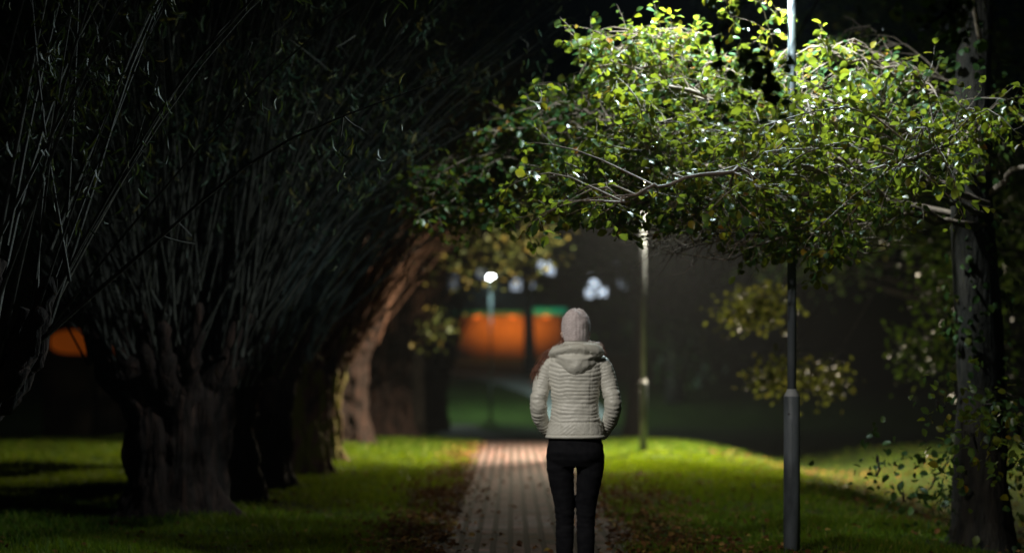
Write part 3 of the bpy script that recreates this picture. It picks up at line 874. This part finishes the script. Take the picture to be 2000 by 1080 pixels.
    for sx in (-1, 1):
        mb = MB()
        mb.tube(bez([(sx * .066, -.075, .045), (sx * .066, -.02, .058), (sx * .069, .06, .052), (sx * .076, .15, .035), (sx * .077, .195, .028)], 10), [.030, .041, .044, .044, .044, .043, .041, .036, .03, .016], 14)
        mb.tube([(sx * .064, -.025, .05), (sx * .064, -.02, .15)], [.046, .044], 14)
        sh = mb.build('shoe', ms, body); voxel(sh, .006, 2)
        V = coords(sh.data); V[:, 2] = np.maximum(V[:, 2], .002); set_coords(sh.data, V)
        sl = MB()
        a = np.linspace(0, 2 * math.pi, 24, endpoint=False)
        ring = np.stack([sx * .071 + .043 * np.cos(a), .06 + .137 * np.sin(a), np.zeros(24)], 1)
        sl.add(np.concatenate([ring + (0, 0, -.008), ring + (0, 0, .014)]), [[k, (k + 1) % 24, 24 + (k + 1) % 24, 24 + k] for k in range(24)], [list(range(23, -1, -1)), [24 + k for k in range(24)]])
        sl.build('sole', M['cap'], sh)

    # ---- jacket
    mj = noisy('quilted_nylon', [(.3, (.58, .56, .49)), (.7, (.70, .68, .61))], 6, .46, .5, 55, spec=.5, dist=.006)
    mb = MB()
    loft(mb, [(0, .0, .962, .168, .125), (0, 0, .985, .172, .128), (0, 0, 1.03, .158, .122), (0, 0, 1.10, .139, .112), (0, 0, 1.17, .134, .108), (0, 0, 1.26, .142, .112), (0, -.003, 1.34, .158, .115), (0, -.005, 1.40, .157, .106), (0, -.006, 1.44, .142, .095), (0, -.006, 1.468, .110, .082), (0, -.006, 1.485, .085, .078), (0, -.004, 1.50, .070, .07), (0, 0, 1.535, .064, .066)], 48, 2.25)
    for A in (armR, armL):
        P = bez(A, 20); u = np.linspace(0, 1, 20)
        mb.tube(P, np.interp(u, [0, .12, .25, .45, .62, .8, 1], [.048, .054, .053, .047, .048, .041, .036]), 20)
    ja = mb.build('jacket', mj, body)
    voxel(ja, .0050, 4)
    V = coords(ja.data); N = normals(ja.data)
    PR, PL = bez(armR, 60), bez(armL, 60)
    sR = np.concatenate([[0], np.cumsum(np.linalg.norm(np.diff(PR, axis=0), axis=1))])
    disp = np.zeros(len(V))
    dR = np.linalg.norm(V[:, None] - PR[None], axis=2); dL = np.linalg.norm(V[:, None] - PL[None], axis=2)
    for i, p in enumerate(V):
        kr, kl = dR[i].argmin(), dL[i].argmin()
        dm, k = (dR[i, kr], kr) if dR[i, kr] < dL[i, kl] else (dL[i, kl], kl)
        onarm = dm < .07 and abs(p[0]) > .135 + .02 * (p[2] > 1.3)
        w = .8 * nz3(p, 9, 1) + .6 * nz3(p, 22, 2) + .35 * nz3(p, 48, 3)
        if onarm:
            ph = sR[k] / .021 + .9 * nz3(p, 10, 4)
            rib = abs(math.sin(math.pi * ph)) ** .55
            fold = math.exp(-((sR[k] - .26) / .07) ** 2)
            disp[i] = .0045 * rib + .004 * w + fold * .008 * nz3((p[0], p[1], p[2] * 3), 13, 7)
        else:
            bend_ = .5 * nz3((p[0], p[1], p[2] * .4), 6, 3)
            if p[2] < 1.06:      # lower panel, slanting quilting
                ph = (p[2] * .75 + abs(p[0]) * .62) / .017 + bend_
                amp = .0028
            else:
                ph = (p[2] - .35 * max(0, abs(p[0]) - .09)) / .0225 + bend_ + .5 * nz3(p, 11, 12)
                amp = .0036 + .0048 * max(0, .5 + nz3((p[0], p[1], p[2] * 1.5), 12, 14))
            rib = abs(math.sin(math.pi * ph)) ** .55
            waist = math.exp(-((p[2] - 1.13) / .07) ** 2)
            disp[i] = amp * rib + .004 * w + waist * .004 * nz3((p[0] * .4, p[1], p[2] * 2.5), 16, 9)
            sx_ = abs(abs(p[0]) - (.085 + .12 * (p[2] - 1.1) ** 2))
            if sx_ < .006 and p[2] < 1.36: disp[i] -= .0015 * (1 - sx_ / .006)
            if abs(p[2] - 1.062) < .005: disp[i] -= .003
            if p[2] < .990: disp[i] = -.001
    V2 = V + N * disp[:, None]
    set_coords(ja.data, V2)
    # hem band
    hb = MB(); a = np.linspace(0, 2 * math.pi, 60, endpoint=False); e = 2 / 2.25
    cs, sn = np.cos(a), np.sin(a)
    ring = lambda rx, ry, z: np.stack([rx * np.sign(cs) * abs(cs) ** e, ry * np.sign(sn) * abs(sn) ** e, np.full(60, z)], 1)
    rr = [ring(.169, .126, .968), ring(.176, .132, .966), ring(.178, .134, .974), ring(.176, .132, .982), ring(.17, .127, .984)]
    hb.add(np.concatenate(rr), [[m_ * 60 + k, m_ * 60 + (k + 1) % 60, (m_ + 1) * 60 + (k + 1) % 60, (m_ + 1) * 60 + k] for m_ in range(4) for k in range(60)])
    hb.build('hem', mj, body, True)

    # ---- hood lying on the back: a sagging pouch with a padded rim
    mb = MB()
    n_u, n_v = 40, 22
    Vh = []
    for iv in range(n_v):
        v = iv / (n_v - 1)
        for iu in range(n_u):
            u = iu / (n_u - 1) * 2 - 1
            # rim (v=0) is a broad arc across the shoulders, bottom (v=1) hangs at the back
            wz = .150 * (1 - .12 * v) * math.sqrt(max(0, 1 - v ** 3.4))
            x_ = u * (wz + .01)
            z_ = 1.492 - v * .168 * (1 - .25 * abs(u) ** 2) - .035 * abs(u) ** 2.2 * (1 - v)
            y_ = -.085 - .068 * math.sin(math.pi * min(1, v * .72 + .14)) * (1 - .85 * abs(u) ** 2.4) + .075 * abs(u) ** 2 * (1 - v * .6)
            Vh.append((x_ + .012 * v, y_, z_))
    Vh = np.array(Vh)
    inner = Vh + np.array([0, .035, .0])
    F1 = [[i * n_u + j, i * n_u + j + 1, (i + 1) * n_u + j + 1, (i + 1) * n_u + j] for i in range(n_v - 1) for j in range(n_u - 1)]
    m0 = len(Vh)
    F2 = [[m0 + f[3], m0 + f[2], m0 + f[1], m0 + f[0]] for f in F1]
    side = []
    for i in range(n_v - 1):
        side.append([i * n_u, (i + 1) * n_u, m0 + (i + 1) * n_u, m0 + i * n_u]); q = n_u - 1
        side.append([(i + 1) * n_u + q, i * n_u + q, m0 + i * n_u + q, m0 + (i + 1) * n_u + q])
    for j in range(n_u - 1):
        side.append([j + 1, j, m0 + j, m0 + j + 1]); k = (n_v - 1) * n_u
        side.append([k + j, k + j + 1, m0 + k + j + 1, m0 + k + j])
    mb.add(np.concatenate([Vh, inner]), F1 + F2 + side)
    # padded rolls of the rim
    rimp = [(-.142, -.035, 1.452), (-.118, -.085, 1.472), (-.06, -.112, 1.488), (0, -.118, 1.490), (.06, -.112, 1.490), (.12, -.088, 1.482), (.152, -.04, 1.462)]
    mb.tube(bez(rimp, 26), np.interp(np.linspace(0, 1, 26), [0, .15, .85, 1], [.016, .026, .031, .022]), 14)
    mb.tube(bez([(-.12, -.085, 1.455), (-.05, -.125, 1.432), (.04, -.135, 1.428), (.13, -.09, 1.452)], 16), np.interp(np.linspace(0, 1, 16), [0, .5, 1], [.012, .016, .012]), 12)
    hd = mb.build('hood', mj, body); voxel(hd, .005, 4)
    V = coords(hd.data); N = normals(hd.data)
    dd = np.array([.007 * nz3((p[0] * .7, p[1], p[2] * 1.6), 13, 5) + .004 * nz3(p, 30, 6) + 0 for p in V])
    set_coords(hd.data, V + N * dd[:, None])
    # fluffy trim: short fibres over the rim
    g = np.random.default_rng(5)
    rb = bez(rimp, 60); n = 9000
    k = (g.random(n) ** .8 * 58).astype(int)
    q = g.uniform(-.6, 3.9, n)
    rad = np.interp(k / 59, [0, .15, .85, 1], [.014, .024, .029, .02])
    out = np.stack([np.zeros(n), -np.cos(q) * .9, np.sin(q)], 1) + g.normal(0, .25, (n, 3)); out /= np.linalg.norm(out, axis=1)[:, None]
    P0 = rb[k] + out * rad[:, None]
    ln = g.uniform(.007, .020, n) * np.interp(k / 59, [0, .6, 1], [.6, .9, 1.4])
    tip = P0 + out * ln[:, None] + g.normal(0, .004, (n, 3))
    sd = rand_dir(n) * .0007
    Vf = np.stack([P0 - sd, P0 + sd, tip], 1).reshape(-1, 3)
    mf, nd, lk, b = mat('cream_fleece'); b.inputs['Base Color'].default_value = (.82, .80, .74, 1); b.inputs['Roughness'].default_value = .8
    link_mesh('fleece_trim', Vf, [np.arange(3 * n).reshape(-1, 3)], mf, body)
    # collar
    cb = MB()
    a = np.linspace(0, 2 * math.pi, 40, endpoint=False)
    prof = [(.074, 1.475), (.078, 1.492), (.075, 1.503), (.077, 1.514), (.072, 1.526), (.066, 1.532), (.060, 1.525)]
    cb.add(np.concatenate([np.stack([r_ * np.cos(a), -.005 + r_ * .98 * np.sin(a), np.full(40, z_)], 1) for r_, z_ in prof]),
           [[m_ * 40 + k_, m_ * 40 + (k_ + 1) % 40, (m_ + 1) * 40 + (k_ + 1) % 40, (m_ + 1) * 40 + k_] for m_ in range(6) for k_ in range(40)])
    cb.build('collar', mj, body, True)

    # ---- knitted cap
    mk, nd, lk, b = mat('rose_grey_knit')
    tc = nd.new('ShaderNodeTexCoord'); wv = nd.new('ShaderNodeTexNoise'); wv.inputs['Scale'].default_value = 60
    mp = nd.new('ShaderNodeMapping'); mp.inputs['Scale'].default_value = (1, 1, 2.4); lk.new(tc.outputs['Object'], mp.inputs[0]); lk.new(mp.outputs[0], wv.inputs['Vector'])
    r = ramp(nd, [(.3, (.50, .42, .41)), (.7, (.70, .62, .61))]); lk.new(wv.outputs['Fac'], r.inputs[0]); lk.new(r.outputs[0], b.inputs['Base Color'])
    b.inputs['Roughness'].default_value = .95; b.inputs['Sheen Weight'].default_value = .5; b.inputs['Sheen Roughness'].default_value = .5
    b.inputs['Specular IOR Level'].default_value = .1
    mb = MB()
    n_a, zs_ = 72, np.linspace(1.536, 1.722, 44)
    Vc = []
    for z_ in zs_:
        t_ = (z_ - 1.536) / .186
        rr_ = np.interp(t_, [0, .06, .3, .55, .75, .88, .95, 1], [.0755, .079, .083, .083, .074, .056, .040, .014])
        for q_ in np.linspace(0, 2 * math.pi, n_a, endpoint=False):
            rib_ = .0022 * math.cos(q_ * 24) * (1 - .5 * t_)
            gath = .010 * max(0, t_ - .68) / .32 * math.cos(q_ * 5 + 1)
            wr = .004 * noise.noise(Vector((math.cos(q_) * 2.5, math.sin(q_) * 2.5, z_ * 22))) + .0018 * math.sin(z_ * 620) * (t_ > .0)
            R2 = rr_ + rib_ + gath + wr
            lump = .006 * math.cos(q_ * 3 + .5) * max(0, t_ - .8) / .2
            Vc.append((R2 * math.cos(q_) * .98 + .002, R2 * math.sin(q_) * 1.12 + .008 - .01 * t_, z_ + lump))
    mm = len(zs_)
    mb.add(Vc, [[i * n_a + j, i * n_a + (j + 1) % n_a, (i + 1) * n_a + (j + 1) % n_a, (i + 1) * n_a + j] for i in range(mm - 1) for j in range(n_a)], [[(mm - 1) * n_a + k_ for k_ in range(n_a)]])
    ct = mb.build('knitted_cap', mk, body, True)
    # fuzz
    n = 6000
    idx = g.integers(0, len(Vc), n); P0 = np.array(Vc)[idx]; cen = np.array([0, 0, 1.61]); out = P0 - cen; out /= np.linalg.norm(out, axis=1)[:, None]
    tip = P0 + out * g.uniform(.002, .009, n)[:, None] + g.normal(0, .003, (n, 3)); sd = rand_dir(n) * .0004
    link_mesh('wool_fuzz', np.stack([P0 - sd, P0 + sd, tip], 1).reshape(-1, 3), [np.arange(3 * n).reshape(-1, 3)], mk, ct)

    # ---- hair falling over both shoulders
    mh = noisy('auburn_hair', [(.3, (.16, .06, .035)), (.7, (.34, .15, .09))], 20, .4, 0, spec=.6)
    hb = MB()
    for k in range(330):
        left = g.random() < .66
        sx = -1 if left else 1
        a0 = np.array([sx * g.uniform(.045, .074), g.uniform(-.035, .035), g.uniform(1.53, 1.56)])
        if left:
            p1 = np.array([-g.uniform(.075, .11), g.uniform(-.03, .05), g.uniform(1.485, 1.51)])
            p2 = np.array([-g.uniform(.13, .185), g.uniform(-.05, .05), g.uniform(1.43, 1.475)])
            p3 = np.array([-g.uniform(.195, .225), g.uniform(-.05, .04), g.uniform(1.33, 1.40)])
            p4 = p3 + np.array([-g.uniform(-.01, .03), .01, -g.uniform(.03, .09)])
            if g.random() < .09: p3[0] -= .022; p4[0] -= .03
            pts = [a0, p1, p2, p3, p4]
        else:
            p1 = np.array([g.uniform(.075, .105), g.uniform(-.02, .05), g.uniform(1.505, 1.53)])
            p2 = np.array([g.uniform(.11, .155), g.uniform(-.0, .06), g.uniform(1.48, 1.525)])
            p3 = np.array([g.uniform(.15, .185), g.uniform(.0, .08), g.uniform(1.41, 1.47)])
            pts = [a0, p1, p2, p3]
        P = bez(pts, 12); P += np.cumsum(g.normal(0, .0012, P.shape), axis=0)
        hb.tube(P, np.linspace(.0022, .0007, 12), 3, cap=False)
    for k in range(16):      # flyaways
        s0 = np.array([-.19, -.02, 1.43 - .01 * k]); c_ = g.normal(0, .02, (3, 3))
        P = bez([s0, s0 + (-.015, 0, -.02) + c_[0] * .5, s0 + (-.03, 0, -.05) + c_[1], s0 + (-.02, 0, -.08) + c_[2]], 12)
        hb.tube(P, np.full(12, .0006), 3, cap=False)
    hb.build('hair', mh, body, True)


person()

# ---------------------------------------------------------------- haze
hz = MB(); hz.box((-70, -12, -3), (70, 128, 16))
HAZE = True
if HAZE:
    hm = bpy.data.materials.new('night_haze'); hm.use_nodes = True
    nd = hm.node_tree.nodes; nd.clear()
    out = nd.new('ShaderNodeOutputMaterial'); pv = nd.new('ShaderNodeVolumePrincipled')
    pv.inputs['Color'].default_value = (.85, .92, 1, 1); pv.inputs['Density'].default_value = .00028; pv.inputs['Anisotropy'].default_value = .4
    hm.node_tree.links.new(pv.outputs[0], out.inputs['Volume'])
    h = hz.build('haze', hm); h['kind'] = 'stuff'; h['label'] = 'thin night mist between the trees'; h['category'] = 'haze'

# ---------------------------------------------------------------- sky, moonlight, camera
w = bpy.data.worlds.new('World'); SC.world = w; w.use_nodes = True
nt = w.node_tree
sky = nt.nodes.new('ShaderNodeTexSky'); sky.sky_type = 'NISHITA'; sky.sun_disc = False
sky.sun_elevation = math.radians(-7); sky.sun_rotation = math.radians(40)
tint = nt.nodes.new('ShaderNodeMixRGB'); tint.blend_type = 'MULTIPLY'; tint.inputs[0].default_value = 1; tint.inputs[2].default_value = (.35, .85, 1, 1)
nt.links.new(sky.outputs[0], tint.inputs[1]); nt.links.new(tint.outputs[0], nt.nodes['Background'].inputs[0]); nt.nodes['Background'].inputs[1].default_value = .06
cam = bpy.data.cameras.new('camera'); co = bpy.data.objects.new('camera', cam); COL.objects.link(co)
co.location = (0, 0, CAM_Z); co.rotation_euler = (math.pi / 2, 0, 0)
cam.lens = 85; cam.sensor_width = 36; cam.shift_y = .0925; cam.clip_end = 2000
cam.dof.use_dof = True; cam.dof.focus_distance = 15.3; cam.dof.aperture_fstop = 1.2
SC.camera = co
SC.view_settings.view_transform = 'Standard'; SC.view_settings.look = 'None'
SC.view_settings.exposure = 0; SC.view_settings.gamma = 1
SC.cycles.use_denoising = True
SC.cycles.max_bounces = 6; SC.cycles.transmission_bounces = 6; SC.cycles.volume_bounces = 0
SC.cycles.sample_clamp_indirect = 4
SC.cycles.volume_step_rate = 1
